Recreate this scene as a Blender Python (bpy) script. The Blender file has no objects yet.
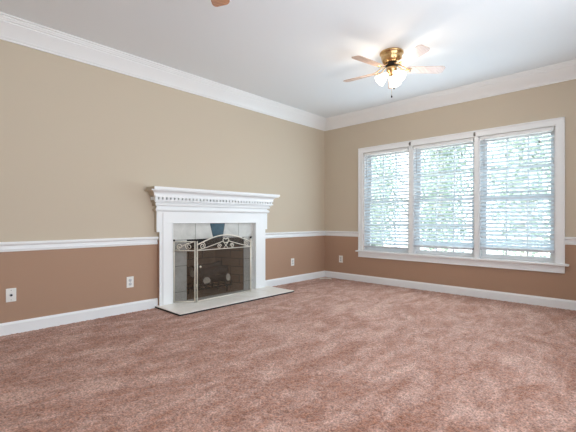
import bpy, bmesh, math, random
import numpy as np
from mathutils import Vector, Matrix
random.seed(7)
S = bpy.context.scene
COL = S.collection
PI = math.pi
R = math.radians

# ------------------------------------------------------------------ camera, world, sun, area lights, exposure
cam_d = bpy.data.cameras.new('camera')
cam = bpy.data.objects.new('camera', cam_d)
COL.objects.link(cam)
S.camera = cam
cam.location = (-5.237, -4.056, 1.016)
cam.rotation_euler = (R(90), 0, R(43.443 - 90))
cam_d.sensor_width = 36
cam_d.lens = 368.5 / 576 * 36
cam_d.shift_y = 3.6 / 576
cam_d.clip_start = 0.05
cam_d.clip_end = 300

S.view_settings.view_transform = 'Standard'
S.view_settings.look = 'None'
S.view_settings.gamma = 1
S.view_settings.use_curve_mapping = False
S.view_settings.exposure = 0.24

world = bpy.data.worlds.new('sky')
S.world = world
world.use_nodes = True
wn = world.node_tree.nodes
wn.clear()
w_out = wn.new('ShaderNodeOutputWorld')
w_bg = wn.new('ShaderNodeBackground')
w_geo = wn.new('ShaderNodeTexCoord')
w_sep = wn.new('ShaderNodeSeparateXYZ')
w_ramp = wn.new('ShaderNodeValToRGB')
w_ramp.color_ramp.elements[0].position = 0.0
w_ramp.color_ramp.elements[0].color = (0.95, 0.975, 1.0, 1)
w_ramp.color_ramp.elements[1].position = 0.7
w_ramp.color_ramp.elements[1].color = (0.62, 0.8, 1.0, 1)
world.node_tree.links.new(w_geo.outputs['Generated'], w_sep.inputs[0])
world.node_tree.links.new(w_sep.outputs['Z'], w_ramp.inputs[0])
world.node_tree.links.new(w_ramp.outputs[0], w_bg.inputs['Color'])
world.node_tree.links.new(w_bg.outputs[0], w_out.inputs[0])
w_bg.inputs['Strength'].default_value = 3.0

sun_d = bpy.data.lights.new('sun', 'SUN')
sun = bpy.data.objects.new('sun', sun_d)
COL.objects.link(sun)
sun_d.energy = 10.0
sun_d.angle = R(2)
sun_d.color = (1, 0.96, 0.9)
sun.rotation_euler = Vector((0.62, -0.5, -0.75)).to_track_quat('-Z', 'Y').to_euler()


def area(name, loc, direction, sx, sy, power, color):
    d = bpy.data.lights.new(name, 'AREA')
    d.shape = 'RECTANGLE'
    d.size = sx
    d.size_y = sy
    d.energy = power
    d.color = color
    o = bpy.data.objects.new(name, d)
    COL.objects.link(o)
    o.location = loc
    o.rotation_euler = Vector(direction).to_track_quat('-Z', 'Y').to_euler()
    return o


# lamps added for light from behind the camera, at two added windows
area('added_rear_light', (-5.2, -4.71, 1.5), (0, 1, 0.4), 1.6, 1.7, 18, (0.76, 0.88, 1.0))
area('added_rear_light', (-2.9, -4.71, 1.5), (0, 1, 0.4), 1.6, 1.7, 34, (0.76, 0.88, 1.0))
# lamp added on the room side of the blinds for the triple window's daylight
area('triple_window_lamp', (-0.075, -2.085, 1.30), (-1, 0, 0.0), 2.4, 1.5, 29, (0.66, 0.87, 1.0))


# ------------------------------------------------------------------ materials
def mat(name, color, rough=0.6, metal=0.0, spec=0.5, noise=None, bump=None, coat=0.0, emit=None, coords='Object'):
    """noise=(scale, amount) varies the value; bump=(scale, strength, distance)"""
    m = bpy.data.materials.new(name)
    m.use_nodes = True
    nt = m.node_tree
    b = nt.nodes['Principled BSDF']
    b.inputs['Base Color'].default_value = (*color, 1)
    b.inputs['Roughness'].default_value = rough
    b.inputs['Metallic'].default_value = metal
    b.inputs['Specular IOR Level'].default_value = spec
    b.inputs['Coat Weight'].default_value = coat
    b.inputs['Coat Roughness'].default_value = 0.12
    tc = nt.nodes.new('ShaderNodeTexCoord')
    if noise:
        n = nt.nodes.new('ShaderNodeTexNoise')
        n.inputs['Scale'].default_value = noise[0]
        n.inputs['Detail'].default_value = 4
        nt.links.new(tc.outputs[coords], n.inputs['Vector'])
        r = nt.nodes.new('ShaderNodeValToRGB')
        a = noise[1]
        r.color_ramp.elements[0].position = 0.3
        r.color_ramp.elements[1].position = 0.7
        r.color_ramp.elements[0].color = (*[max(0, c * (1 - a)) for c in color], 1)
        r.color_ramp.elements[1].color = (*[min(1, c * (1 + a)) for c in color], 1)
        nt.links.new(n.outputs['Fac'], r.inputs[0])
        nt.links.new(r.outputs[0], b.inputs['Base Color'])
    if bump:
        n2 = nt.nodes.new('ShaderNodeTexNoise')
        n2.inputs['Scale'].default_value = bump[0]
        n2.inputs['Detail'].default_value = 3
        nt.links.new(tc.outputs[coords], n2.inputs['Vector'])
        bp = nt.nodes.new('ShaderNodeBump')
        bp.inputs['Strength'].default_value = bump[1]
        bp.inputs['Distance'].default_value = bump[2]
        nt.links.new(n2.outputs['Fac'], bp.inputs['Height'])
        nt.links.new(bp.outputs[0], b.inputs['Normal'])
    if emit:
        b.inputs['Emission Color'].default_value = (*emit[0], 1)
        b.inputs['Emission Strength'].default_value = emit[1]
    return m


def srgb(r, g, b):
    f = lambda c: ((c / 255 + 0.055) / 1.055) ** 2.4 if c > 10 else c / 255 / 12.92
    return (f(r), f(g), f(b))


M = {}
M['upper'] = mat('beige_wall_paint', srgb(201, 187, 167), 0.75, spec=0.3, bump=(180, 0.06, 0.002))
M['lower'] = mat('terracotta_wall_paint', srgb(174, 141, 118), 0.75, spec=0.3, bump=(180, 0.06, 0.002))
M['ceiling'] = mat('ceiling_paint', srgb(236, 240, 243), 0.85, spec=0.2, bump=(120, 0.08, 0.002))
M['white'] = mat('white_gloss_paint', srgb(240, 241, 241), 0.35, bump=(60, 0.02, 0.001))
M['slat'] = None
M['rail'] = mat('backlit_rail', srgb(196, 198, 204), 0.5)  # white rail greyed, its backlit shade put into the colour
M['plate'] = mat('white_plastic', srgb(236, 234, 228), 0.35)
M['socket'] = mat('grey_white_plastic', srgb(205, 206, 208), 0.4)
M['slot'] = mat('dark_slot', (0.01, 0.01, 0.01), 0.5)
M['brass'] = mat('antique_brass', srgb(214, 178, 128), 0.25, metal=1.0, noise=(40, 0.1))
M['ivory_metal'] = mat('pale_brass_frame', srgb(226, 219, 206), 0.35, metal=0.35, spec=0.6)
M['dark_metal'] = mat('dark_iron', srgb(38, 34, 32), 0.5, metal=0.6)
M['black'] = mat('black_steel_and_gap_shade', srgb(22, 21, 20), 0.6, metal=0.3)
M['keystone'] = mat('teal_glazed_tile', srgb(46, 74, 88), 0.25, noise=(30, 0.12))
M['log'] = mat('charred_log_bark', srgb(62, 52, 46), 0.9, noise=(18, 0.5), bump=(30, 0.9, 0.02))
M['log_end'] = mat('pale_cut_wood', srgb(186, 177, 164), 0.8, noise=(20, 0.12))
M['paper'] = mat('off_white_paper', srgb(236, 228, 216), 0.7)
M['steel'] = mat('grey_bracket_steel', srgb(120, 118, 116), 0.4, metal=0.8)
M['bark'] = mat('tree_bark', srgb(190, 184, 176), 0.9, noise=(6, 0.25), bump=(12, 0.8, 0.03))
M['leaf'] = mat('pale_green_leaves', srgb(176, 188, 174), 0.6, noise=(2.0, 0.35))
M['leaf2'] = mat('mid_green_leaves', srgb(150, 166, 148), 0.6, noise=(2.0, 0.35))
M['lawn'] = mat('pale_patio_concrete', srgb(224, 224, 220), 0.9, noise=(0.7, 0.25), bump=(40, 0.6, 0.03))
M['siding'] = mat('pale_fence_paint', srgb(226, 226, 222), 0.7)


def nodes_of(m):
    return m.node_tree, m.node_tree.nodes, m.node_tree.links


# carpet: speckled pile with brushed patches where the pile lies another way
def carpet_mat():
    m = mat('dusty_rose_carpet', (0.3, 0.16, 0.12), 0.95, spec=0.1)
    nt, N, L = nodes_of(m)
    b = N['Principled BSDF']
    b.inputs['Sheen Weight'].default_value = 0.25
    b.inputs['Sheen Roughness'].default_value = 0.5
    tc = N['Texture Coordinate']
    def strokes(rot, sx, sy, scale, dist):
        mp = N.new('ShaderNodeMapping')
        mp.inputs['Rotation'].default_value = (0, 0, rot)
        mp.inputs['Scale'].default_value = (sx, sy, 1)
        L.new(tc.outputs['Object'], mp.inputs[0])
        t = N.new('ShaderNodeTexNoise')
        t.inputs['Scale'].default_value = scale
        t.inputs['Detail'].default_value = 6
        t.inputs['Roughness'].default_value = 0.68
        t.inputs['Distortion'].default_value = dist
        L.new(mp.outputs[0], t.inputs['Vector'])
        return t.outputs['Fac']

    a1 = strokes(0.9, 1.0, 1.9, 1.9, 1.2)
    a2 = strokes(-0.6, 1.0, 2.4, 3.0, 0.8)
    av = N.new('ShaderNodeMath')
    av.operation = 'ADD'
    L.new(a1, av.inputs[0])
    L.new(a2, av.inputs[1])
    hf = N.new('ShaderNodeMath')
    hf.operation = 'MULTIPLY'
    hf.inputs[1].default_value = 0.5
    L.new(av.outputs[0], hf.inputs[0])
    r1 = N.new('ShaderNodeValToRGB')
    r1.color_ramp.elements[0].position = 0.43
    r1.color_ramp.elements[0].color = (*srgb(164, 112, 89), 1)
    r1.color_ramp.elements[1].position = 0.59
    r1.color_ramp.elements[1].color = (*srgb(201, 160, 143), 1)
    L.new(hf.outputs[0], r1.inputs[0])
    fine = N.new('ShaderNodeTexNoise')
    fine.inputs['Scale'].default_value = 95
    fine.inputs['Detail'].default_value = 3
    L.new(tc.outputs['Object'], fine.inputs['Vector'])
    r2 = N.new('ShaderNodeValToRGB')
    r2.color_ramp.elements[0].position = 0.32
    r2.color_ramp.elements[0].color = (0.42, 0.38, 0.36, 1)
    r2.color_ramp.elements[1].position = 0.68
    r2.color_ramp.elements[1].color = (1.5, 1.48, 1.46, 1)
    L.new(fine.outputs['Fac'], r2.inputs[0])
    mx = N.new('ShaderNodeMix')
    mx.data_type = 'RGBA'
    mx.blend_type = 'MULTIPLY'
    mx.inputs['Factor'].default_value = 0.85
    L.new(r1.outputs[0], mx.inputs['A'])
    L.new(r2.outputs[0], mx.inputs['B'])
    L.new(mx.outputs['Result'], b.inputs['Base Color'])
    bp = N.new('ShaderNodeBump')
    bp.inputs['Strength'].default_value = 0.7
    bp.inputs['Distance'].default_value = 0.012
    L.new(fine.outputs['Fac'], bp.inputs['Height'])
    L.new(bp.outputs[0], b.inputs['Normal'])
    return m


M['carpet'] = carpet_mat()


def wood_mat(name, c0, c1, scale, rough, coat):
    m = mat(name, c0, rough, coat=coat)
    nt, N, L = nodes_of(m)
    b = N['Principled BSDF']
    tc = N['Texture Coordinate']
    mp = N.new('ShaderNodeMapping')
    mp.inputs['Scale'].default_value = (1.0, 14.0, 6.0)
    n = N.new('ShaderNodeTexNoise')
    n.inputs['Scale'].default_value = scale
    n.inputs['Detail'].default_value = 6
    n.inputs['Distortion'].default_value = 0.6
    r = N.new('ShaderNodeValToRGB')
    r.color_ramp.elements[0].position = 0.35
    r.color_ramp.elements[0].color = (*c0, 1)
    r.color_ramp.elements[1].position = 0.65
    r.color_ramp.elements[1].color = (*c1, 1)
    L.new(tc.outputs['Object'], mp.inputs[0])
    L.new(mp.outputs[0], n.inputs['Vector'])
    L.new(n.outputs['Fac'], r.inputs[0])
    L.new(r.outputs[0], b.inputs['Base Color'])
    return m


M['lit_blade'] = wood_mat('lamp_lit_blade', srgb(188, 158, 142), srgb(214, 188, 174), 4, 0.3, 0.6)  # blade wood made paler, lamp glare put into the colour
M['blade'] = wood_mat('oak_blade', srgb(160, 106, 72), srgb(196, 140, 100), 4, 0.3, 0.6)


def brick_mat():
    m = mat('firebox_brick', (0.2, 0.14, 0.1), 0.9)
    nt, N, L = nodes_of(m)
    b = N['Principled BSDF']
    tc = N['Texture Coordinate']
    sp = N.new('ShaderNodeSeparateXYZ')
    ad = N.new('ShaderNodeMath')
    ad.operation = 'ADD'
    cb = N.new('ShaderNodeCombineXYZ')
    L.new(tc.outputs['Object'], sp.inputs[0])
    L.new(sp.outputs['X'], ad.inputs[0])
    L.new(sp.outputs['Y'], ad.inputs[1])
    L.new(ad.outputs[0], cb.inputs['X'])
    L.new(sp.outputs['Z'], cb.inputs['Y'])
    br = N.new('ShaderNodeTexBrick')
    br.inputs['Scale'].default_value = 1
    br.inputs['Brick Width'].default_value = 0.23
    br.inputs['Row Height'].default_value = 0.115
    br.inputs['Mortar Size'].default_value = 0.006
    br.inputs['Color1'].default_value = (*srgb(158, 132, 110), 1)
    br.inputs['Color2'].default_value = (*srgb(142, 116, 96), 1)
    br.inputs['Mortar'].default_value = (*srgb(104, 90, 80), 1)
    L.new(cb.outputs[0], br.inputs['Vector'])
    L.new(br.outputs['Color'], b.inputs['Base Color'])
    return m


M['brick'] = brick_mat()


def tile_mat(name, c0, c1, scale):
    m = mat(name, c0, 0.35, noise=None)
    nt, N, L = nodes_of(m)
    b = N['Principled BSDF']
    tc = N['Texture Coordinate']
    n = N.new('ShaderNodeTexNoise')
    n.inputs['Scale'].default_value = scale
    n.inputs['Detail'].default_value = 7
    n.inputs['Roughness'].default_value = 0.65
    n.inputs['Distortion'].default_value = 1.2
    r = N.new('ShaderNodeValToRGB')
    r.color_ramp.elements[0].position = 0.3
    r.color_ramp.elements[0].color = (*c0, 1)
    r.color_ramp.elements[1].position = 0.7
    r.color_ramp.elements[1].color = (*c1, 1)
    L.new(tc.outputs['Object'], n.inputs['Vector'])
    L.new(n.outputs['Fac'], r.inputs[0])
    L.new(r.outputs[0], b.inputs['Base Color'])
    return m


M['tile'] = tile_mat('pale_marble_tile', srgb(190, 188, 182), srgb(216, 214, 208), 5)
M['hearth'] = tile_mat('hearth_tile', srgb(238, 230, 219), srgb(248, 243, 235), 5)
M['grout'] = mat('dark_grout', srgb(98, 92, 86), 0.9)


def slat_mat():
    m = mat('white_vinyl_slat', srgb(236, 241, 245), 0.4)
    nt, N, L = nodes_of(m)
    b = N['Principled BSDF']
    tr = N.new('ShaderNodeBsdfTranslucent')
    tr.inputs['Color'].default_value = (*srgb(242, 250, 255), 1)
    mx = N.new('ShaderNodeMixShader')
    mx.inputs[0].default_value = 0.6
    L.new(b.outputs[0], mx.inputs[1])
    L.new(tr.outputs[0], mx.inputs[2])
    L.new(mx.outputs[0], N['Material Output'].inputs['Surface'])
    return m


M['slat'] = slat_mat()


def glass_mat():
    m = bpy.data.materials.new('window_glass')
    m.use_nodes = True
    nt, N, L = nodes_of(m)
    N.clear()
    o = N.new('ShaderNodeOutputMaterial')
    t = N.new('ShaderNodeBsdfTransparent')
    t.inputs['Color'].default_value = (0.97, 0.985, 0.98, 1)
    g = N.new('ShaderNodeBsdfGlossy')
    g.inputs['Roughness'].default_value = 0.02
    f = N.new('ShaderNodeFresnel')
    f.inputs['IOR'].default_value = 1.35
    mx = N.new('ShaderNodeMixShader')
    L.new(f.outputs[0], mx.inputs[0])
    L.new(t.outputs[0], mx.inputs[1])
    L.new(g.outputs[0], mx.inputs[2])
    L.new(mx.outputs[0], o.inputs['Surface'])
    return m


M['glass'] = glass_mat()


def mesh_mat():
    m = bpy.data.materials.new('woven_wire_mesh')
    m.use_nodes = True
    nt, N, L = nodes_of(m)
    b = N['Principled BSDF']
    b.inputs['Base Color'].default_value = (*srgb(90, 74, 60), 1)
    b.inputs['Roughness'].default_value = 0.5
    b.inputs['Metallic'].default_value = 0.3
    t = N.new('ShaderNodeBsdfTransparent')
    mx = N.new('ShaderNodeMixShader')
    mx.inputs[0].default_value = 0.24
    L.new(t.outputs[0], mx.inputs[1])
    L.new(b.outputs[0], mx.inputs[2])
    L.new(mx.outputs[0], N['Material Output'].inputs['Surface'])
    return m


M['wire'] = mesh_mat()
M['shade'] = mat('lit_frosted_glass', srgb(255, 250, 240), 0.3, emit=((1, 0.95, 0.86), 2.0))


# ------------------------------------------------------------------ mesh helpers
class MB:
    def __init__(self):
        self.bm = bmesh.new()

    def box(self, x0, x1, y0, y1, z0, z1, bevel=0.0, mi=0):
        vs = [self.bm.verts.new((x, y, z)) for x in (x0, x1) for y in (y0, y1) for z in (z0, z1)]
        fs = []
        for q in ((0, 1, 3, 2), (4, 6, 7, 5), (0, 4, 5, 1), (2, 3, 7, 6), (0, 2, 6, 4), (1, 5, 7, 3)):
            f = self.bm.faces.new([vs[i] for i in q])
            f.material_index = mi
            fs.append(f)
        if bevel:
            es = list({e for f in fs for e in f.edges})
            bmesh.ops.bevel(self.bm, geom=es, offset=bevel, segments=2, profile=0.7, affect='EDGES')
        return self

    def loops(self, rings, close=False, caps=True, smooth=False):
        """skin a list of rings with the same number of points"""
        vr = [[self.bm.verts.new(p) for p in r] for r in rings]
        n = len(vr[0])
        m = len(vr)
        for i in range(m if close else m - 1):
            a, b = vr[i], vr[(i + 1) % m]
            for j in range(n):
                k = (j + 1) % n
                f = self.bm.faces.new((a[j], a[k], b[k], b[j]))
                f.smooth = smooth
        if caps and not close:
            for r in (vr[0], vr[-1]):
                try:
                    self.bm.faces.new(r)
                except ValueError:
                    pass
        return self

    def lathe(self, prof, seg=32, origin=(0, 0, 0), smooth=True, rot=None):
        rings = []
        for r, z in prof:
            ring = []
            for k in range(seg):
                a = 2 * PI * k / seg
                p = Vector((max(r, 1e-4) * math.cos(a), max(r, 1e-4) * math.sin(a), z))
                if rot:
                    p = rot @ p
                ring.append(p + Vector(origin))
            rings.append(ring)
        return self.loops(rings, smooth=smooth)

    def tube(self, pts, r, seg=8, smooth=True):
        pts = [Vector(p) for p in pts]
        rings = []
        n = len(pts)
        ref = None
        for i, p in enumerate(pts):
            t = (pts[min(i + 1, n - 1)] - pts[max(i - 1, 0)]).normalized()
            if ref is None:
                ref = Vector((0, 0, 1)) if abs(t.z) < 0.9 else Vector((1, 0, 0))
            u = t.cross(ref).normalized()
            v = u.cross(t).normalized()
            ref = v
            rr = r[i] if isinstance(r, (list, tuple)) else r
            rings.append([p + rr * (math.cos(2 * PI * k / seg) * u + math.sin(2 * PI * k / seg) * v) for k in range(seg)])
        return self.loops(rings, smooth=smooth)

    def build(self, name, m, parent=None, loc=None, bevel_mod=0.0):
        bmesh.ops.recalc_face_normals(self.bm, faces=self.bm.faces[:])
        me = bpy.data.meshes.new(name)
        self.bm.to_mesh(me)
        self.bm.free()
        for mm in (m if isinstance(m, (list, tuple)) else [m]):
            me.materials.append(mm)
        o = bpy.data.objects.new(name, me)
        COL.objects.link(o)
        if parent:
            o.parent = parent
        if loc:
            o.location = loc
        return o


def tag(o, label=None, cat=None, group=None, kind=None):
    if label:
        o['label'] = label
    if cat:
        o['category'] = cat
    if group:
        o['group'] = group
    if kind:
        o['kind'] = kind
    return o


def empty(name, loc, rz=0):
    o = bpy.data.objects.new(name, None)
    o.empty_display_size = 0.1
    COL.objects.link(o)
    o.location = loc
    o.rotation_euler = (0, 0, rz)
    return o


def copy_tree(o, parent=None):
    c = o.copy()
    COL.objects.link(c)
    if parent:
        c.parent = parent
    for ch in o.children:
        copy_tree(ch, c)
    return c


def struct(o, label, cat):
    return tag(o, label, cat, kind='structure')


# ------------------------------------------------------------------ room shell
X0, Y0, H = -6.6, -4.6, 2.765
T = 0.14
RAIL = 0.775
FBX0, FBX1, FBZ = -2.79, -1.885, 0.768          # firebox opening
WY0, WY1, WZ0, WZ1 = -3.37, -0.80, 0.505, 2.105    # triple window opening

# floor: wall-to-wall carpet with a tufted surface
nx, ny = 560, 392
xs = np.linspace(X0, 0, nx)
ys = np.linspace(Y0, 0, ny)
gx, gy = np.meshgrid(xs, ys)
rng = np.random.default_rng(3)
co = np.stack([gx, gy, rng.uniform(-0.009, 0.0, gx.shape)], -1).reshape(-1, 3)
co[:, :2] += rng.uniform(-0.004, 0.004, (co.shape[0], 2))
idx = np.arange(nx * ny).reshape(ny, nx)
quads = np.stack([idx[:-1, :-1], idx[:-1, 1:], idx[1:, 1:], idx[1:, :-1]], -1).reshape(-1, 4)
fm = bpy.data.meshes.new('floor')
fm.vertices.add(len(co))
fm.vertices.foreach_set('co', co.ravel())
fm.loops.add(quads.size)
fm.loops.foreach_set('vertex_index', quads.ravel())
fm.polygons.add(len(quads))
fm.polygons.foreach_set('loop_start', np.arange(0, quads.size, 4))
fm.update(calc_edges=True)
fm.materials.append(M['carpet'])
floor = bpy.data.objects.new('floor', fm)
COL.objects.link(floor)
struct(floor, 'dusty rose brown wall-to-wall carpet', 'floor')

ce = MB().box(X0 - T, 0.0 + T, Y0 - T, 0.62, H, H + 0.2).build('ceiling', M['ceiling'])
struct(ce, 'plain pale grey ceiling', 'ceiling')


def two_tone(mb, x0, x1, y0, y1, z0, z1):
    """wall box split at the chair rail into lower and upper paint"""
    if z0 < RAIL:
        mb.box(x0, x1, y0, y1, z0, min(z1, RAIL), mi=0)
    if z1 > RAIL:
        mb.box(x0, x1, y0, y1, max(z0, RAIL), z1, mi=1)


PAINT = [M['lower'], M['upper']]
w = MB()
two_tone(w, X0, FBX0, 0, T, 0, H)
two_tone(w, FBX1, T, 0, T, 0, H)
two_tone(w, FBX0, FBX1, 0, T, FBZ, H)
struct(w.build('wall_left', PAINT), 'two-tone wall with the fireplace, beige above and terracotta tan below', 'wall')
w = MB()
two_tone(w, 0, T, WY1, 0, 0, H)
two_tone(w, 0, T, Y0, WY0, 0, H)
two_tone(w, 0, T, WY0, WY1, 0, WZ0)
two_tone(w, 0, T, WY0, WY1, WZ1, H)
struct(w.build('wall_right', PAINT), 'two-tone wall with the triple window', 'wall')
w = MB()
RW = ((-6.05, -4.35), (-3.75, -2.05))
two_tone(w, X0, RW[0][0], Y0 - T, Y0, 0, H)
two_tone(w, RW[0][1], RW[1][0], Y0 - T, Y0, 0, H)
two_tone(w, RW[1][1], T, Y0 - T, Y0, 0, H)
for a, b in RW:
    two_tone(w, a, b, Y0 - T, Y0, 0, 0.55)
    two_tone(w, a, b, Y0 - T, Y0, 2.35, H)
struct(w.build('wall_back', PAINT), 'wall behind the viewpoint with two added window openings', 'wall')
w = MB()
two_tone(w, X0 - T, X0, Y0 - T, T, 0, H)
struct(w.build('wall_near', PAINT), 'plain two-tone end wall', 'wall')

# profiles: (projection, height)
BASE = [(0, -0.014), (0.016, -0.014), (0.016, 0.085), (0.012, 0.092), (0.008, 0.104), (0, 0.104)]
RAILP = [(0, 0.731), (0.012, 0.731), (0.014, 0.745), (0.018, 0.752), (0.009, 0.754), (0.009, 0.784),
         (0.028, 0.790), (0.034, 0.800), (0.034, 0.812), (0.028, 0.818), (0, 0.818)]
CROWN = [(0, 2.597), (0.016, 2.597), (0.018, 2.610), (0.026, 2.614), (0.034, 2.624)]
for i in range(9):
    t = i / 8
    CROWN.append((0.034 + 0.082 * t - 0.012 * math.sin(PI * t), 2.626 + 0.088 * t + 0.008 * math.sin(PI * t) * (-1)))
CROWN += [(0.118, 2.724), (0.132, 2.727), (0.137, 2.736), (0.146, 2.742), (0.150, 2.751), (0.166, 2.754), (0.166, H), (0, H)]


def run_left(prof, x0, x1, mitre):
    m = MB()
    m.loops([[(x0, -p, z) for p, z in prof], [(x1 - (p if mitre else 0), -p, z) for p, z in prof]])
    return m


def run_right(prof, y0, y1, mitre):
    m = MB()
    m.loops([[(-p, y0 - (p if mitre else 0), z) for p, z in prof], [(-p, y1, z) for p, z in prof]])
    return m


ML, MR = -3.17, -1.505            # outer edges of the mantel legs
struct(run_left(BASE, X0, ML, False).build('baseboard_left', M['white']), 'white baseboard left of the fireplace', 'baseboard')
struct(run_left(BASE, MR, 0, True).build('baseboard_left', M['white']), 'white baseboard between fireplace and corner', 'baseboard')
struct(run_right(BASE, 0, Y0, True).build('baseboard_right', M['white']), 'white baseboard under the window', 'baseboard')
struct(run_left(RAILP, X0, ML, False).build('trim_1', M['white']), 'white chair rail left of the fireplace', 'chair rail')
struct(run_left(RAILP, MR, 0, True).build('trim_2', M['white']), 'white chair rail between fireplace and corner', 'chair rail')
struct(run_right(RAILP, 0, -0.715, True).build('trim_3', M['white']), 'short white chair rail between corner and window', 'chair rail')
struct(run_right(RAILP, -3.458, Y0, False).build('trim_4', M['white']), 'white chair rail right of the window', 'chair rail')
struct(run_left(CROWN, X0, 0, True).build('trim_5', M['white']), 'white crown moulding above the fireplace wall', 'crown moulding')
struct(run_right(CROWN, 0, Y0, True).build('trim_6', M['white']), 'white crown moulding above the window wall', 'crown moulding')

# ------------------------------------------------------------------ triple window
MUL = ((-1.585, -1.640), (-2.498, -2.546))
# casing: flat boards with a raised outer band, head, two sides, two mullion covers
m = MB()
m.box(-0.018, 0, -0.800, -0.715, 0.51, 2.105)
m.box(-0.018, 0, -3.458, -3.370, 0.51, 2.105)
m.box(-0.018, 0, -3.458, -0.715, 2.105, 2.188)
m.box(-0.030, -0.018, -0.733, -0.715, 0.51, 2.188, bevel=0.004)
m.box(-0.030, -0.018, -3.458, -3.440, 0.51, 2.188, bevel=0.004)
m.box(-0.030, -0.018, -3.458, -0.715, 2.170, 2.188, bevel=0.004)
m.box(-0.023, -0.018, -0.800, -0.790, 0.51, 2.115, bevel=0.002)
m.box(-0.023, -0.018, -3.380, -3.370, 0.51, 2.115, bevel=0.002)
m.box(-0.023, -0.018, -3.380, -0.790, 2.105, 2.115, bevel=0.002)
for a, b in MUL:
    m.box(-0.014, 0.0, b, a, 0.51, 2.105, bevel=0.003)
struct(m.build('trim_7', M['white']), 'white window casing with two mullion covers', 'window casing')
m = MB()
m.box(-0.060, 0.06, -3.498, -0.680, 0.487, 0.511, bevel=0.006)
struct(m.build('trim_8', M['white']), 'white window stool under the triple window', 'window sill')
m = MB()
m.box(-0.020, 0, -3.458, -0.712, 0.402, 0.487)
m.box(-0.026, 0, -3.458, -0.712, 0.402, 0.414, bevel=0.003)
struct(m.build('trim_9', M['white']), 'white apron board under the window stool', 'window apron')

OPEN = ((-0.80, -1.585), (-1.640, -2.498), (-2.546, -3.37))
WIN_L = ('left', 'middle', 'right')
for i, (a, b) in enumerate(OPEN):
    win = empty('window_%d' % (i + 1), (0.08, (a + b) / 2, WZ0))
    struct(win, '%s double-hung sash window with white muntins' % WIN_L[i], 'window')
    ox, oy, oz = win.location
    lo, hi = b - oy, a - oy
    zt = WZ1 - oz
    j = MB()                                       # jamb lining
    j.box(-0.07, 0.09, lo - 0.02, lo + 0.012, 0, zt)
    j.box(-0.07, 0.09, hi - 0.012, hi + 0.02, 0, zt)
    j.box(-0.07, 0.09, lo, hi, zt - 0.012, zt + 0.005)
    j.box(-0.01, 0.12, lo, hi, -0.03, 0.022)
    j.build('jamb', M['white'], win)
    mid = 1.30 - oz
    for up in (0, 1):
        z0, z1 = (mid - 0.022, zt - 0.012) if up else (0.022, mid + 0.022)
        xx = 0.055 if up else 0.018
        s = MB()
        l2, h2 = lo + 0.012, hi - 0.012
        sw = 0.052
        br = 0.045 if up else 0.036
        s.box(xx, xx + 0.034, l2, l2 + sw, z0, z1, bevel=0.003)
        s.box(xx, xx + 0.034, h2 - sw, h2, z0, z1, bevel=0.003)
        s.box(xx, xx + 0.034, l2 + sw, h2 - sw, z0, z0 + br, bevel=0.003)
        s.box(xx, xx + 0.034, l2 + sw, h2 - sw, z1 - 0.045, z1, bevel=0.003)
        sa = s.build('upper_sash' if up else 'lower_sash', M['white'], win)
        g = MB()
        wv = (h2 - l2 - 2 * sw) / 3
        for k in (1, 2):
            yy = l2 + sw + wv * k
            g.box(xx + 0.004, xx + 0.03, yy - 0.008, yy + 0.008, z0 + br, z1 - 0.045, bevel=0.002)
        zz = (z0 + br + z1 - 0.045) / 2
        g.box(xx + 0.0045, xx + 0.0295, l2 + sw, h2 - sw, zz - 0.007, zz + 0.007)
        g.build('muntin_grid', M['white'], sa)
        p = MB()
        p.box(xx + 0.015, xx + 0.019, l2 + sw, h2 - sw, z0 + br, z1 - 0.045)
        p.build('pane', M['glass'], sa)

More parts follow.
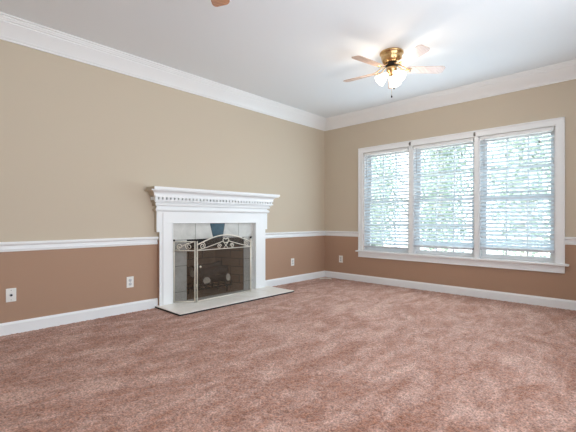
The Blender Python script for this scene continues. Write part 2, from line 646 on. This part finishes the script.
# ------------------------------------------------------------------ blinds
BL_LABEL = ('white slatted blind in the left window, its bottom rail nearest the sill',
            'white slatted blind in the middle window, between the two mullions',
            'white slatted blind in the right window, spare slats stacked on its bottom rail')
BOT = (0.566, 0.612, 0.628)
STACK = (0, 1, 3)
for i, (a, b) in enumerate(OPEN):
    bl = empty('window_blind', (0.020, (a + b) / 2, WZ1 - 0.002))
    tag(bl, BL_LABEL[i], 'blind', 'slatted blinds of the triple window')
    oz = bl.location.z
    hw = (a - b) / 2 - 0.016
    MB().box(-0.030, 0.030, -hw, hw, -0.048, -0.012, bevel=0.004).build('head_rail', M['white'], bl)
    zb = BOT[i] - oz
    MB().box(-0.025, 0.025, -hw, hw, zb, zb + 0.027, bevel=0.005).build('bottom_rail', M['rail'], bl)
    sl = MB()
    tilt = R(33)

    def slat(z, t):
        pts = []
        for k in range(5):                       # slightly crowned cross-section
            u = (k / 4 - 0.5) * 0.050
            c = 0.0025 * (1 - (2 * k / 4 - 1) ** 2)
            pts.append((u, c))
        ring = [(u, c + 0.0013) for u, c in pts] + [(u, c - 0.0013) for u, c in reversed(pts)]
        rr = [(u * math.cos(t) - c * math.sin(t), u * math.sin(t) + c * math.cos(t)) for u, c in ring]
        sl.loops([[(u, -hw, z + c) for u, c in rr], [(u, hw, z + c) for u, c in rr]])

    z = zb + 0.048
    for k in range(STACK[i]):
        slat(z, R(36))
        z += 0.040 if i == 2 else 0.012
    z += 0.022
    top = -0.058
    n = round((top - z) / 0.0495)
    st = (top - z) / n
    for k in range(n):
        slat(z + k * st, tilt)
    sl.build('slats', M['slat'], bl)
    lc = MB()
    for yy in (-hw * 0.62, hw * 0.62):
        for xx in (-0.027, 0.027):
            lc.tube([(xx, yy, -0.048), (xx, yy, zb + 0.018)], 0.0012, 5)
    lc.build('ladder_cords', M['slat'], bl)
    wd = MB()
    wd.tube([(-0.036, hw - 0.055, -0.03), (-0.042, hw - 0.055, -0.06), (-0.042, hw - 0.055, -0.40)], [0.002, 0.004, 0.0045], 8)
    wd.build('tilt_wand', M['socket'], bl)
    pc = MB()
    cl = (0.24, 0.20, 0.15)[i]
    pc.tube([(-0.036, -hw + 0.14, -0.03), (-0.036, -hw + 0.14, -cl)], 0.0016, 6)
    pcord = pc.build('lift_cord', M['plate'], bl)
    MB().lathe([(0.0, 0.012), (0.004, 0.011), (0.008, -0.018), (0.007, -0.024), (0, -0.025)], 12,
               (-0.036, -hw + 0.14, -cl)).build('tassel', M['steel'], pcord)

for yy, nm in ((-1.608, 'small grey hook bracket on the casing above the left mullion'),
               (-2.501, 'small grey hook bracket on the casing above the right mullion')):
    m = MB()
    m.box(-0.022, -0.018, yy - 0.011, yy + 0.011, 2.112, 2.168, bevel=0.001)
    m.tube([(-0.020, yy, 2.128), (-0.045, yy, 2.124), (-0.050, yy, 2.134), (-0.050, yy, 2.150)], 0.004, 8)
    tag(m.build('hook_bracket', M['steel']), nm, 'bracket', 'curtain brackets on the window casing')

# unseen window frames added to the rear wall to bring in more light
for k, (a, b) in enumerate(RW):
    m = MB()
    m.box(a - 0.09, a, Y0, Y0 + 0.02, 0.55, 2.44)
    m.box(b, b + 0.09, Y0, Y0 + 0.02, 0.55, 2.44)
    m.box(a, b, Y0, Y0 + 0.02, 2.35, 2.44)
    m.box(a - 0.12, b + 0.12, Y0 - 0.02, Y0 + 0.05, 0.52, 0.55)
    m.box(a, b, Y0 - 0.08, Y0 - 0.05, 1.43, 1.47)
    m.box((a + b) / 2 - 0.02, (a + b) / 2 + 0.02, Y0 - 0.08, Y0 - 0.05, 0.55, 2.35)
    struct(m.build('window_%d' % (k + 4), M['white']), 'added unseen window frame in the wall behind the viewpoint', 'window')

# ------------------------------------------------------------------ fireplace
fp = empty('fireplace', (-2.345, 0, 0))
tag(fp, 'white wooden fireplace mantel with dentil cornice around a marble tile surround', 'fireplace')


def P(mb, name, m, parent=fp):
    o = mb.build(name, m, parent)
    o.matrix_parent_inverse = Matrix.Translation((2.345, 0, 0))
    return o


IL, IR, ITOP = -3.007, -1.705, 0.970
YF = -0.060
for s, (xo, xi) in ((-1, (ML, IL)), (1, (MR, IR))):
    a, b = min(xo, xi), max(xo, xi)
    m = MB()
    ins = 0.004
    sa, sb = (xo + ins, xo + 0.03) if s < 0 else (xo - 0.03, xo - ins)
    m.box(sa, sb, YF + 0.012, 0.0, 0.0212, RAIL, mi=0)
    m.box(sa, sb, YF + 0.012, 0.0, RAIL, 0.872, mi=1)
    P(m, 'side_return', PAINT)
    m = MB()
    m.box(a, b, YF, YF + 0.012, 0.021, 0.872)
    m.box(*((sb, xi) if s < 0 else (xi, sa)), YF + 0.012, 0, 0.021, 0.872)
    ba, bb = (xi - 0.125, xi) if s < 0 else (xi, xi + 0.125)
    m.box(ba, bb, YF - 0.009, YF, 0.021, ITOP, bevel=0.003)
    ca, cb = (xi - 0.012, xi) if s < 0 else (xi, xi + 0.012)
    m.box(ca, cb, YF - 0.015, YF - 0.008, 0.021, ITOP, bevel=0.002)
    P(m, 'pilaster', M['white'])
EL, ER = -3.205, -1.468
m = MB()
m.box(EL, IL, YF, YF + 0.012, 0.872, 1.215)
m.box(IR, ER, YF, YF + 0.012, 0.872, 1.215)
m.box(IL, IR, YF, 0, ITOP, 1.215)
m.box(EL + 0.03, IL, YF + 0.012, 0, 0.872, 1.215)
m.box(IR, ER - 0.03, YF + 0.012, 0, 0.872, 1.215)
m.box(IL - 0.125, IR + 0.125, YF - 0.009, YF, ITOP, 1.100, bevel=0.003)
m.box(IL - 0.012, IR + 0.012, YF - 0.015, YF - 0.008, ITOP, ITOP + 0.012, bevel=0.002)
P(m, 'frieze_board', M['white'])
for a, b in ((EL, IL), (IR, ER)):
    sa, sb = (a + 0.004, a + 0.03) if a == EL else (b - 0.03, b - 0.004)
    P(MB().box(sa, sb, YF + 0.012, 0, 0.8722, 1.215), 'side_return', M['upper'])


def wrap(prof, x0, x1):
    """moulding that runs along the front and returns to the wall at both ends; prof = (projection from the frieze, z)"""
    m = MB()
    r0, r1, r2, r3 = [], [], [], []
    for p, z in prof:
        r0.append((x0 - p, 0, z))
        r1.append((x0 - p, YF - p, z))
        r2.append((x1 + p, YF - p, z))
        r3.append((x1 + p, 0, z))
    m.loops([r0, r1, r2, r3])
    n = len(prof)
    m.bm.faces.ensure_lookup_table()
    for i, f in enumerate(m.bm.faces):
        if i < n or 2 * n <= i < 3 * n:        # the two end returns carry the wall paint
            f.material_index = 1
    return m


WP = [M['white'], M['upper']]
P(wrap([(-0.01, 1.108), (0.010, 1.108), (0.014, 1.114), (0.024, 1.124), (0.026, 1.132), (0.026, 1.142), (0.014, 1.144), (0.014, 1.156), (-0.01, 1.158)], EL, ER),
  'frieze_moulding', WP)
m = wrap([(-0.01, 1.172), (0.020, 1.174), (0.026, 1.178), (0.030, 1.190), (0.030, 1.204), (0.018, 1.206), (0.018, 1.212), (0.046, 1.214), (0.046, 1.224), (0.036, 1.228), (0.036, 1.300), (-0.01, 1.300)], EL, ER)
cor = P(m, 'cornice', WP)
m = MB()
n = 37
x0, x1 = EL - 0.054, ER + 0.054
pit = (x1 - x0) / n
for k in range(n):
    m.box(x0 + pit * k + 0.0, x0 + pit * (k + 0.56), YF - 0.072, YF - 0.036, 1.243, 1.274)
for s in (EL, ER):
    for k in range(2):
        yy = YF - 0.03 + 0.045 * k
        xa, xb = (s - 0.056, s - 0.038) if s == EL else (s + 0.038, s + 0.056)
        m.box(xa, xb, yy, yy + 0.026, 1.238, 1.274)
m.box(x0, x1, YF - 0.072, YF - 0.036, 1.272, 1.300)
m.box(x0, x1, YF - 0.072, YF - 0.036, 1.228, 1.244)
d = P(m, 'dentils', M['white'])
d.parent = cor
d.matrix_parent_inverse = Matrix.Identity(4)
cor_off = Matrix.Translation((0, 0, 0))
cv = [(-0.01, 1.288), (0.058, 1.288), (0.064, 1.292)]
for i in range(8):
    t = i / 7 * PI / 2
    cv.append((0.064 + 0.058 * (1 - math.cos(t)), 1.296 + 0.048 * math.sin(t)))
cv += [(0.122, 1.356), (-0.01, 1.356)]
P(wrap(cv, EL, ER), 'cove_moulding', WP)
m = MB()
m.box(-3.304, -1.338, -0.200, 0, 1.354, 1.386, bevel=0.006)
m.bm.normal_update()
for f in m.bm.faces:
    if abs(f.normal.x) > 0.9:
        f.material_index = 1
P(m, 'mantel_shelf', WP)

# tile surround: joints between individual slabs of tile in one mesh on a dark bed
m = MB()
u_out = [(IL, 0.02), (IL, ITOP), (IR, ITOP), (IR, 0.02), (FBX1, 0.02), (FBX1, FBZ), (FBX0, FBZ), (FBX0, 0.02)]
m.loops([[(x, 0.0, z) for x, z in u_out], [(x, -0.012, z) for x, z in u_out]])
ts = P(m, 'tile_surround', M['grout'])
tile_off = 0.003


def tile(q, name='tile', mt='tile'):
    cx_ = sum(p[0] for p in q) / 4
    cz_ = sum(p[1] for p in q) / 4
    sh = lambda c, v: c + (v - c) - math.copysign(tile_off, v - c)
    q = [(sh(cx_, x), sh(cz_, z)) for x, z in q]
    m = MB()
    m.loops([[(x, -0.010, z) for x, z in q], [(x, -0.020, z) for x, z in q]])
    o = P(m, name, M[mt], ts)
    o.matrix_parent_inverse = Matrix.Identity(4)
    return o


def rect(x0, x1, z0, z1):
    return [(x0, z0), (x1, z0), (x1, z1), (x0, z1)]


for xa, xb, zz in ((IL, FBX0, (0.02, 0.135, 0.450, FBZ)), (FBX1, IR, (0.02, 0.142, 0.460, FBZ))):
    for a, b in zip(zz, zz[1:]):
        tile(rect(xa, xb, a, b))
tile(rect(IL, -2.67, FBZ, ITOP))
tile(rect(-1.98, IR, FBZ, ITOP))
tile(((-2.67, FBZ), (-2.398, FBZ), (-2.452, ITOP), (-2.67, ITOP)))
tile(((-2.253, FBZ), (-1.98, FBZ), (-1.98, ITOP), (-2.212, ITOP)))
ks = tile(((-2.398, FBZ), (-2.253, FBZ), (-2.212, ITOP), (-2.452, ITOP)), 'keystone', 'keystone')
ks['label'] = 'tapered teal keystone tile'

# firebox: splayed brick sides, back, floor and a black hood
m = MB()
D = 0.50
bx0, bx1 = FBX0 + 0.13, FBX1 - 0.13
wt = 0.04


def wallq(p, q, z0, z1):
    (ax, ay), (bx_, by) = p, q
    dx, dy = bx_ - ax, by - ay
    l = math.hypot(dx, dy)
    nx_, ny_ = -dy / l * wt, dx / l * wt
    m.loops([[(ax, ay, z0), (bx_, by, z0), (bx_ + nx_, by + ny_, z0), (ax + nx_, ay + ny_, z0)],
             [(ax, ay, z1), (bx_, by, z1), (bx_ + nx_, by + ny_, z1), (ax + nx_, ay + ny_, z1)]])


wallq((FBX0, 0.0), (bx0, D), 0.0, 0.95)
wallq((bx0, D), (bx1, D), 0.0, 0.95)
wallq((bx1, D), (FBX1, 0.0), 0.0, 0.95)
m.box(FBX0, FBX1, 0.0, D + wt, -0.02, 0.02)
fb = P(m, 'firebox', M['brick'])
m = MB()
m.box(FBX0 + 0.002, FBX1 - 0.002, -0.008, 0.02, 0.655, FBZ)
m.box(FBX0 - 0.05, FBX1 + 0.05, 0.0, D + wt, 0.93, 0.96)
P(m, 'black_hood', M['black'])

# hearth
m = MB()
m.box(-3.206, -1.425, -0.565, 0.0, 0.0, 0.014)
hp = empty('hearth', (-2.33, -0.28, 0))
tag(hp, 'low pale tiled hearth slab on the carpet in front of the fireplace', 'hearth')
o = m.build('hearth_bed', M['black'], hp)  # black edge stands in for the shadow gap along the hearth
o.matrix_parent_inverse = hp.matrix_basis.inverted()
m = MB()
hx = [-3.206, -2.94, -2.635, -2.33, -2.025, -1.72, -1.425]
hyy = [-0.565, -0.27, -0.0]
for a, b in zip(hx, hx[1:]):
    for c, e in zip(hyy, hyy[1:]):
        m.box(a + 0.0015, b - 0.0015, c + 0.0015, e - 0.0015, 0.008, 0.021, bevel=0.002)
o = m.build('hearth_tiles', M['hearth'], hp)
o.matrix_parent_inverse = hp.matrix_basis.inverted()

# ------------------------------------------------------------------ grate and logs
gr = empty('fire_grate', (-2.335, 0.19, 0.02))
tag(gr, 'black iron log grate inside the brick firebox', 'grate')
for k in range(6):
    xx = -0.26 + 0.104 * k
    m = MB()
    m.tube([(xx, -0.17, 0.16), (xx, -0.17, 0.10), (xx, -0.13, 0.09), (xx, 0.14, 0.09), (xx, 0.16, 0.15)], 0.009, 8)
    m.build('grate_bar', M['dark_metal'], gr)
for yy in (-0.10, 0.11):
    MB().tube([(-0.29, yy, 0.08), (0.29, yy, 0.08)], 0.009, 8).build('cross_rail', M['dark_metal'], gr)
for xx in (-0.24, 0.24):
    for yy in (-0.10, 0.11):
        MB().tube([(xx, yy, 0.0), (xx, yy, 0.08)], 0.010, 8).build('leg', M['dark_metal'], gr)


def log(p, q, r, label):
    p, q = Vector(p), Vector(q)
    o = empty('fire_log', p)
    tag(o, label, 'log', 'logs in the firebox')
    n = 9
    pts, rad = [], []
    for k in range(n):
        t = k / (n - 1)
        pts.append((q - p) * t + Vector((random.uniform(-.006, .006), random.uniform(-.006, .006), random.uniform(-.006, .006))) * (0 < k < n - 1))
        rad.append(r * random.uniform(0.92, 1.08))
    rad[0] = rad[-1] = r
    MB().tube(pts, rad, 14).build('bark', M['log'], o)
    dv = (q - p).normalized()
    for e, s in ((Vector(), -1), (q - p, 1)):
        MB().tube([e, e + dv * 0.004 * s], r * 0.93, 14).build('cut_end', M['log_end'], o)
    return o


log((-2.50, -0.02, 0.225), (-2.42, 0.30, 0.180), 0.052, 'charred log lying front to back on the left of the grate, pale cut end')
log((-2.16, -0.02, 0.235), (-2.27, 0.30, 0.180), 0.052, 'charred log lying front to back on the right of the grate, pale cut end')
log((-2.62, 0.13, 0.312), (-2.06, 0.16, 0.312), 0.055, 'long charred log laid across the two front-to-back logs')
log((-2.56, 0.24, 0.350), (-2.13, 0.20, 0.395), 0.045, 'thin charred log at the top back of the log stack')

# ------------------------------------------------------------------ fire screen
SZ = 0.0215
scr = empty('fireplace_screen', (-2.33, -0.215, SZ))
tag(scr, 'three-panel folding fire screen with brass scrollwork and wire mesh standing on the hearth', 'fire screen')


def scroll(cx, cz, r0, turns, a0, sgn, n=26):
    """flat spiral in panel space (u, w)"""
    out = []
    for k in range(n):
        t = k / (n - 1)
        a = a0 + sgn * turns * 2 * PI * t
        r = r0 * (1 - 0.78 * t)
        out.append((cx + r * math.cos(a), cz + r * math.sin(a)))
    return out


def panel(p0, p1, kind, name):
    """p0, p1 = (x, y) of the panel's two feet, in the screen's own space"""
    dx, dy = p1[0] - p0[0], p1[1] - p0[1]
    W = math.hypot(dx, dy)
    e = bpy.data.objects.new(name, None)
    ang = math.atan2(dy, dx)
    m3 = lambda u, w, d=0: (p0[0] + math.cos(ang) * u - math.sin(ang) * d, p0[1] + math.sin(ang) * u + math.cos(ang) * d, w)
    fr = MB()
    rr = 0.008
    hs, hb = 0.735, 0.622                       # post height, rail below the scrollwork
    fr.tube([m3(0, 0), m3(0, hs)], rr, 8)
    fr.tube([m3(W, 0), m3(W, hs)], rr, 8)
    fr.tube([m3(0, 0.012), m3(W, 0.012)], rr, 8)
    fr.tube([m3(0, hb), m3(W, hb)], 0.006, 8)
    if kind == 'arch':
        top = [m3(W * t, 0.690 + 0.107 * math.sin(PI * t) ** 1.0) for t in [k / 24 for k in range(25)]]
        fr.tube(top, 0.008, 8)
    else:
        fr.tube([m3(0, hs - 0.006), m3(W, hs - 0.006)], 0.006, 8)
    f = fr.build(name, M['ivory_metal'], scr)
    mesh = MB()
    mesh.loops([[m3(0.004, 0.016, -0.001), m3(W - 0.004, 0.016, -0.001), m3(W - 0.004, 0.016, 0.001), m3(0.004, 0.016, 0.001)],
                [m3(0.004, hb, -0.001), m3(W - 0.004, hb, -0.001), m3(W - 0.004, hb, 0.001), m3(0.004, hb, 0.001)]])
    if kind == 'arch':
        bot = [(W * k / 24, hb) for k in range(25)]
        tp = [(W * k / 24, 0.690 + 0.107 * math.sin(PI * k / 24)) for k in range(25)]
        mesh.loops([[m3(u, w, -0.001) for u, w in bot + tp[::-1]], [m3(u, w, 0.001) for u, w in bot + tp[::-1]]])
    else:
        mesh.loops([[m3(0.004, hb, -0.001), m3(W - 0.004, hb, -0.001), m3(W - 0.004, hb, 0.001), m3(0.004, hb, 0.001)],
                    [m3(0.004, hs - 0.01, -0.001), m3(W - 0.004, hs - 0.01, -0.001), m3(W - 0.004, hs - 0.01, 0.001), m3(0.004, hs - 0.01, 0.001)]])
    mesh.build('wire_mesh', M['wire'], f)
    sc = MB()

    def line(pts, r=0.005):
        sc.tube([m3(u, w, -0.004) for u, w in pts], r, 6)

    if kind == 'arch':
        c = W / 2
        for s in (-1, 1):
            line([(c + s * (W / 2) * t, hb + 0.004 + 0.105 * (1 - t) ** 1.15 * 1.0) for t in [k / 12 for k in range(1, 13)]])
            line(scroll(c + s * (W / 2 - 0.075), 0.675, 0.044, 1.5, PI / 2, s))
            line(scroll(c + s * 0.105, 0.655, 0.034, 1.4, PI if s > 0 else 0, -s))
        ring = [(c - 0.05, 0.735), (c - 0.035, 0.755), (c, 0.745), (c + 0.035, 0.755), (c + 0.05, 0.735), (c + 0.038, 0.705), (c, 0.697), (c - 0.038, 0.705), (c - 0.05, 0.735)]
        line(ring, 0.006)
        line([(c - 0.03, 0.70), (c, 0.66), (c + 0.03, 0.70)])
        line([(c - 0.035, 0.628), (c, 0.665), (c + 0.035, 0.628)])
    else:
        s = 1
        line(scroll(W * 0.70, 0.672, 0.042, 1.5, PI / 2, 1))
        line(scroll(W * 0.28, 0.672, 0.036, 1.4, -PI / 2, -1))
        line([(0.02, 0.632), (W * 0.5, 0.69), (W - 0.02, 0.725)])
    sc.build('scrollwork', M['ivory_metal'], f)
    return f


panel((-0.440, 0.0), (0.440, 0.046), 'arch', 'centre_panel')
panel((-0.645, 0.178), (-0.464, 0.012), 'flat', 'side_panel')
panel((0.450, 0.050), (0.560, 0.174), 'flat', 'side_panel')
for px, py in ((-0.645, 0.178), (-0.445, 0.0), (0.445, 0.046), (0.560, 0.174)):
    MB().lathe([(0, 0.0), (0.010, 0.002), (0.013, 0.012), (0.010, 0.022), (0, 0.026)], 12, (px, py, 0.733)).build('finial', M['dark_metal'], scr)
for px, py in ((-0.445, 0.002), (0.445, 0.048)):
    for zz in (0.18, 0.50):
        MB().tube([(px, py - 0.004, zz), (px, py - 0.004, zz + 0.04)], 0.009, 8).build('hinge', M['ivory_metal'], scr)
MB().lathe([(0, 0.0), (0.012, 0.003), (0.014, 0.010), (0, 0.016)], 12, (-0.405, -0.010, 0.425), rot=Matrix.Rotation(PI / 2, 3, 'X')).build('handle_knob', M['ivory_metal'], scr)


# ------------------------------------------------------------------ outlets
def plate(kind):
    o = empty('wall_outlet' if kind == 'duplex' else 'cable_jack', (0, 0, 0))
    MB().box(-0.038, 0.038, -0.006, 0, -0.060, 0.060, bevel=0.003).build('cover_plate', M['plate'], o)
    if kind == 'duplex':
        for zz in (-0.021, 0.021):
            m = MB()
            m.lathe([(0, 0.0), (0.0175, 0.0), (0.0175, 0.004), (0.016, 0.005), (0, 0.005)], 20, (0, -0.005, zz), rot=Matrix.Rotation(PI / 2, 3, 'X'))
            s = m.build('socket', M['socket'], o)
            t = MB()
            t.box(-0.0075, -0.0055, -0.0105, -0.009, zz - 0.002, zz + 0.008)
            t.box(0.0055, 0.0075, -0.0105, -0.009, zz - 0.002, zz + 0.008)
            t.box(-0.002, 0.002, -0.0105, -0.009, zz - 0.011, zz - 0.006)
            t.build('slots', M['slot'], s)
        MB().lathe([(0, 0), (0.003, 0), (0.003, 0.0015), (0, 0.002)], 10, (0, -0.006, 0), rot=Matrix.Rotation(PI / 2, 3, 'X')).build('screw', M['steel'], o)
    else:
        m = MB().lathe([(0, 0), (0.013, 0), (0.013, 0.003), (0.011, 0.004), (0, 0.004)], 18, (0, -0.005, 0), rot=Matrix.Rotation(PI / 2, 3, 'X'))
        j = m.build('jack_collar', M['socket'], o)
        MB().lathe([(0, 0), (0.0085, 0), (0.0085, 0.010), (0.004, 0.010), (0, 0.009)], 14, (0, -0.008, 0), rot=Matrix.Rotation(PI / 2, 3, 'X')).build('connector', M['slot'], j)
        for zz in (-0.042, 0.042):
            MB().lathe([(0, 0), (0.003, 0), (0.003, 0.0015), (0, 0.002)], 10, (0, -0.006, zz), rot=Matrix.Rotation(PI / 2, 3, 'X')).build('screw', M['steel'], o)
    return o


cj = plate('jack')
cj.location = (-4.549, 0, 0.343)
tag(cj, 'white cable jack plate with one dark round connector, near the left edge', 'jack plate')
ol = plate('duplex')
ol.location = (-3.486, 0, 0.328)
GP = 'white duplex outlets on the lower walls'
tag(ol, 'white duplex outlet on the lower wall just left of the fireplace', 'outlet', GP)
o2 = copy_tree(ol)
o2.location = (-0.849, 0, 0.328)
tag(o2, 'white duplex outlet on the lower wall between fireplace and corner', 'outlet', GP)
o3 = copy_tree(ol)
o3.location = (0, -0.353, 0.337)
o3.rotation_euler = (0, 0, -PI / 2)
tag(o3, 'white duplex outlet on the window wall between corner and window', 'outlet', GP)

# slim pale strip lying in the corner of the carpet
m = MB()
pts = []
for k in range(9):
    t = k / 8
    pts.append((-0.300 + 0.150 * t, -0.125 - 0.135 * t, 0.003 + 0.010 * math.sin(PI * t)))
m.loops([[(x - 0.030, y - 0.028, z), (x + 0.030, y + 0.028, z + 0.004), (x + 0.030, y + 0.028, z + 0.006), (x - 0.030, y - 0.028, z + 0.002)] for x, y, z in pts])
tag(m.build('paper_strip', M['paper']), 'small off-white strip lying on the carpet in the corner of the room', 'strip')


# ------------------------------------------------------------------ ceiling fans
def make_fan(rot0, lit):
    f = empty('ceiling_fan', (0, 0, 0))
    MB().lathe([(0, 0), (0.118, 0), (0.122, -0.004), (0.122, -0.016), (0.116, -0.022), (0.110, -0.030), (0.106, -0.055), (0.098, -0.085),
                (0.088, -0.105), (0.070, -0.115), (0, -0.115)], 40).build('motor_housing', M['brass'], f)
    MB().lathe([(0, -0.112), (0.060, -0.114), (0.064, -0.120), (0.064, -0.140), (0.058, -0.146), (0, -0.146)], 32).build('flywheel', M['dark_metal'], f)
    MB().lathe([(0, -0.145), (0.040, -0.145), (0.052, -0.155), (0.055, -0.170), (0.052, -0.190), (0.040, -0.205), (0.030, -0.215), (0.022, -0.235), (0.008, -0.245), (0, -0.246)],
               32).build('light_fitter', M['brass'], f)
    zb = -0.182
    for k in range(5):
        a = rot0 + k * 2 * PI / 5
        rm = Matrix.Rotation(a, 3, 'Z')
        # blade iron: two curved arms from the flywheel to the blade root
        m = MB()
        for s in (-1, 1):
            pts = [(0.055, s * 0.010, -0.132), (0.085, s * 0.022, -0.140), (0.120, s * 0.034, -0.165), (0.150, s * 0.030, zb + 0.004), (0.205, s * 0.022, zb - 0.002 + s * -0.006)]
            m.tube([rm @ Vector(p) for p in pts], 0.0055, 8)
        c = rm @ Vector((0.175, 0, zb + 0.001))
        m.lathe([(0, -0.006), (0.026, -0.006), (0.028, -0.001), (0, 0.0)], 16, c)
        m.build('blade_iron', M['brass'], f)
        # blade outline with rounded tip, pitched
        out = []
        L0, L1 = 0.150, 0.548
        for t in [i / 10 for i in range(11)]:
            x = L0 + (L1 - 0.05 - L0) * t
            out.append((x, 0.048 + 0.017 * t))
        for i in range(1, 8):
            a2 = PI / 2 * (1 - i / 8)
            out.append((L1 - 0.05 + 0.05 * math.cos(a2), 0.030 + 0.035 * math.sin(a2)))
        full = out + [(x, -y) for x, y in reversed(out)]
        pr = Matrix.Rotation(R(-12), 3, 'X')
        rings = []
        for dz in (-0.003, 0.003):
            rings.append([rm @ (pr @ Vector((x, y, dz)) + Vector((0, 0, zb))) for x, y in full])
        b = MB().loops(rings).build('blade', M['lit_blade'] if lit else M['blade'], f)
    for k in range(3):
        a = R(130 + 120 * k)
        rm = Matrix.Rotation(a, 3, 'Z')
        tl_ = Matrix.Rotation(R(-48), 3, 'Y')       # bell opening points down and outwards
        base = Vector((0.045, 0, -0.222))
        m = MB()
        m.tube([rm @ Vector((0.020, 0, -0.200)), rm @ Vector((0.045, 0, -0.205)), rm @ base], 0.009, 10)
        arm = m.build('lamp_arm', M['brass'], f)
        prof = [(0.020, 0.0), (0.024, -0.012), (0.034, -0.035), (0.046, -0.065), (0.054, -0.095), (0.062, -0.112), (0.060, -0.113), (0.051, -0.095), (0.043, -0.065), (0.031, -0.035), (0.021, -0.012), (0.017, -0.0)]
        m = MB()
        m.lathe(prof, 24, rm @ base, rot=rm @ tl_)
        sh = m.build('lamp_shade', M['shade'] if lit else M['plate'], f)
        m = MB()
        m.lathe([(0, 0.0), (0.012, -0.002), (0.013, -0.030), (0.026, -0.060), (0.026, -0.078), (0.016, -0.092), (0, -0.095)], 16, rm @ base, rot=rm @ tl_)
        m.build('bulb', M['shade'] if lit else M['plate'], sh)
        if lit:
            d = bpy.data.lights.new('bulb_light', 'POINT')
            d.energy = 2.6
            d.color = (1, 0.85, 0.68)
            d.shadow_soft_size = 0.05
            lo = bpy.data.objects.new('bulb_light', d)
            COL.objects.link(lo)
            lo.parent = f
            lo.location = rm @ (base + tl_ @ Vector((0, 0, -0.19)))
    for (cx_, cy_, ln) in ((-0.02, -0.012, 0.455 if lit else 0.36), (0.015, -0.02, 0.36 if lit else 0.34)):
        m = MB()
        m.tube([(cx_, cy_, -0.235), (cx_, cy_, -ln)], 0.0016, 6)
        ch = m.build('pull_chain', M['brass'], f)
        MB().lathe([(0, 0.0), (0.005, -0.002), (0.008, -0.016), (0.006, -0.024), (0, -0.026)], 12, (cx_, cy_, -ln)).build('pull_knob', M['dark_metal'], ch)
    return f


fan = make_fan(R(97), True)
fan.location = (-1.69, -2.19, H)
tag(fan, 'five-blade brass ceiling fan with lit glass bell lamps, near the window', 'ceiling fan', 'ceiling fans')
fan2 = make_fan(R(42), False)
fan2.location = (-4.018, -2.218, H)
tag(fan2, 'brown wooden ceiling fan cut off by the top edge, only one blade tip showing', 'ceiling fan', 'ceiling fans')

# ------------------------------------------------------------------ outside
m = MB()
m.box(T + 0.02, 60, -40, 40, -0.75, -0.6)
tag(m.build('patio', M['lawn']), 'pale sunlit ground outside the window', 'ground', kind='structure')


def tree(x, y, h, cr, tr, lm, seed, label):
    rnd = random.Random(seed)
    t = empty('garden_tree', (x, y, -0.62))
    tag(t, label, 'tree', 'trees beyond the window')
    m = MB()
    pts, rad = [], []
    for k in range(8):
        u = k / 7
        pts.append((rnd.uniform(-.1, .1) * u, rnd.uniform(-.1, .1) * u, h * 0.75 * u))
        rad.append(tr * (1.15 - 0.8 * u))
    m.tube(pts, rad, 10)
    for k in range(6):
        z0 = h * (0.3 + 0.07 * k)
        a = rnd.uniform(0, 2 * PI)
        ln = cr * rnd.uniform(0.6, 0.9)
        m.tube([(0, 0, z0), (ln * .5 * math.cos(a), ln * .5 * math.sin(a), z0 + 0.3), (ln * math.cos(a), ln * math.sin(a), z0 + 0.9)], [tr * .35, tr * .25, tr * .1], 6)
    m.build('trunk', M['bark'], t)
    bm = bmesh.new()
    clumps = []
    for k in range(26):
        a = rnd.uniform(0, 2 * PI)
        q = cr * math.sqrt(rnd.random())
        zz = h * rnd.uniform(0.10, 1.0)
        q *= max(0.25, 1 - abs(zz / h - 0.55) * 1.1)
        clumps.append(Vector((q * math.cos(a), q * math.sin(a), zz)))
    for k in range(2000):
        c = clumps[k % 26]
        cl = lambda sd: max(-0.72, min(0.72, rnd.gauss(0, sd)))
        p = c + Vector((cl(.42), cl(.42), cl(.36)))
        n = Vector((rnd.gauss(0, 1), rnd.gauss(0, 1), rnd.gauss(0, 1))).normalized()
        u = n.orthogonal().normalized() * rnd.uniform(0.07, 0.14)
        v = n.cross(u).normalized() * u.length * 0.6
        bm.faces.new([bm.verts.new(p + u), bm.verts.new(p + v), bm.verts.new(p - u), bm.verts.new(p - v)])
    me = bpy.data.meshes.new('foliage')
    bm.to_mesh(me)
    bm.free()
    me.materials.append(lm)
    fo = bpy.data.objects.new('foliage', me)
    COL.objects.link(fo)
    fo.parent = t
    return t


TREES = ((7.8, 3.9, 5.0, 0.65, 0.10, 'leaf', 'slim leafy tree outside the left window, nearest row'),
         (8.3, 1.15, 5.6, 0.65, 0.11, 'leaf2', 'slim leafy tree outside the middle window, nearest row'),
         (8.0, -1.6, 5.2, 0.65, 0.10, 'leaf', 'slim leafy tree outside the right window, nearest row'),
         (13.2, 6.4, 6.8, 1.0, 0.15, 'leaf2', 'leafy tree outside the left window, second row back'),
         (13.6, 3.0, 7.2, 1.0, 0.16, 'leaf', 'leafy tree outside the middle window, second row back'),
         (13.2, -0.4, 6.6, 1.0, 0.15, 'leaf2', 'leafy tree outside the right window, second row back'),
         (19.0, 9.7, 9.0, 1.35, 0.2, 'leaf', 'tall far tree outside the left window, last row'),
         (19.4, 5.4, 9.4, 1.35, 0.2, 'leaf2', 'tall far tree outside the middle window, last row'),
         (19.0, 1.1, 9.0, 1.35, 0.2, 'leaf', 'tall far tree outside the right window, last row'))
for k, (x, y, h, cr, tr, lm, lb) in enumerate(TREES):
    tree(x, y, h, cr, tr, M[lm], 20 + k, lb)
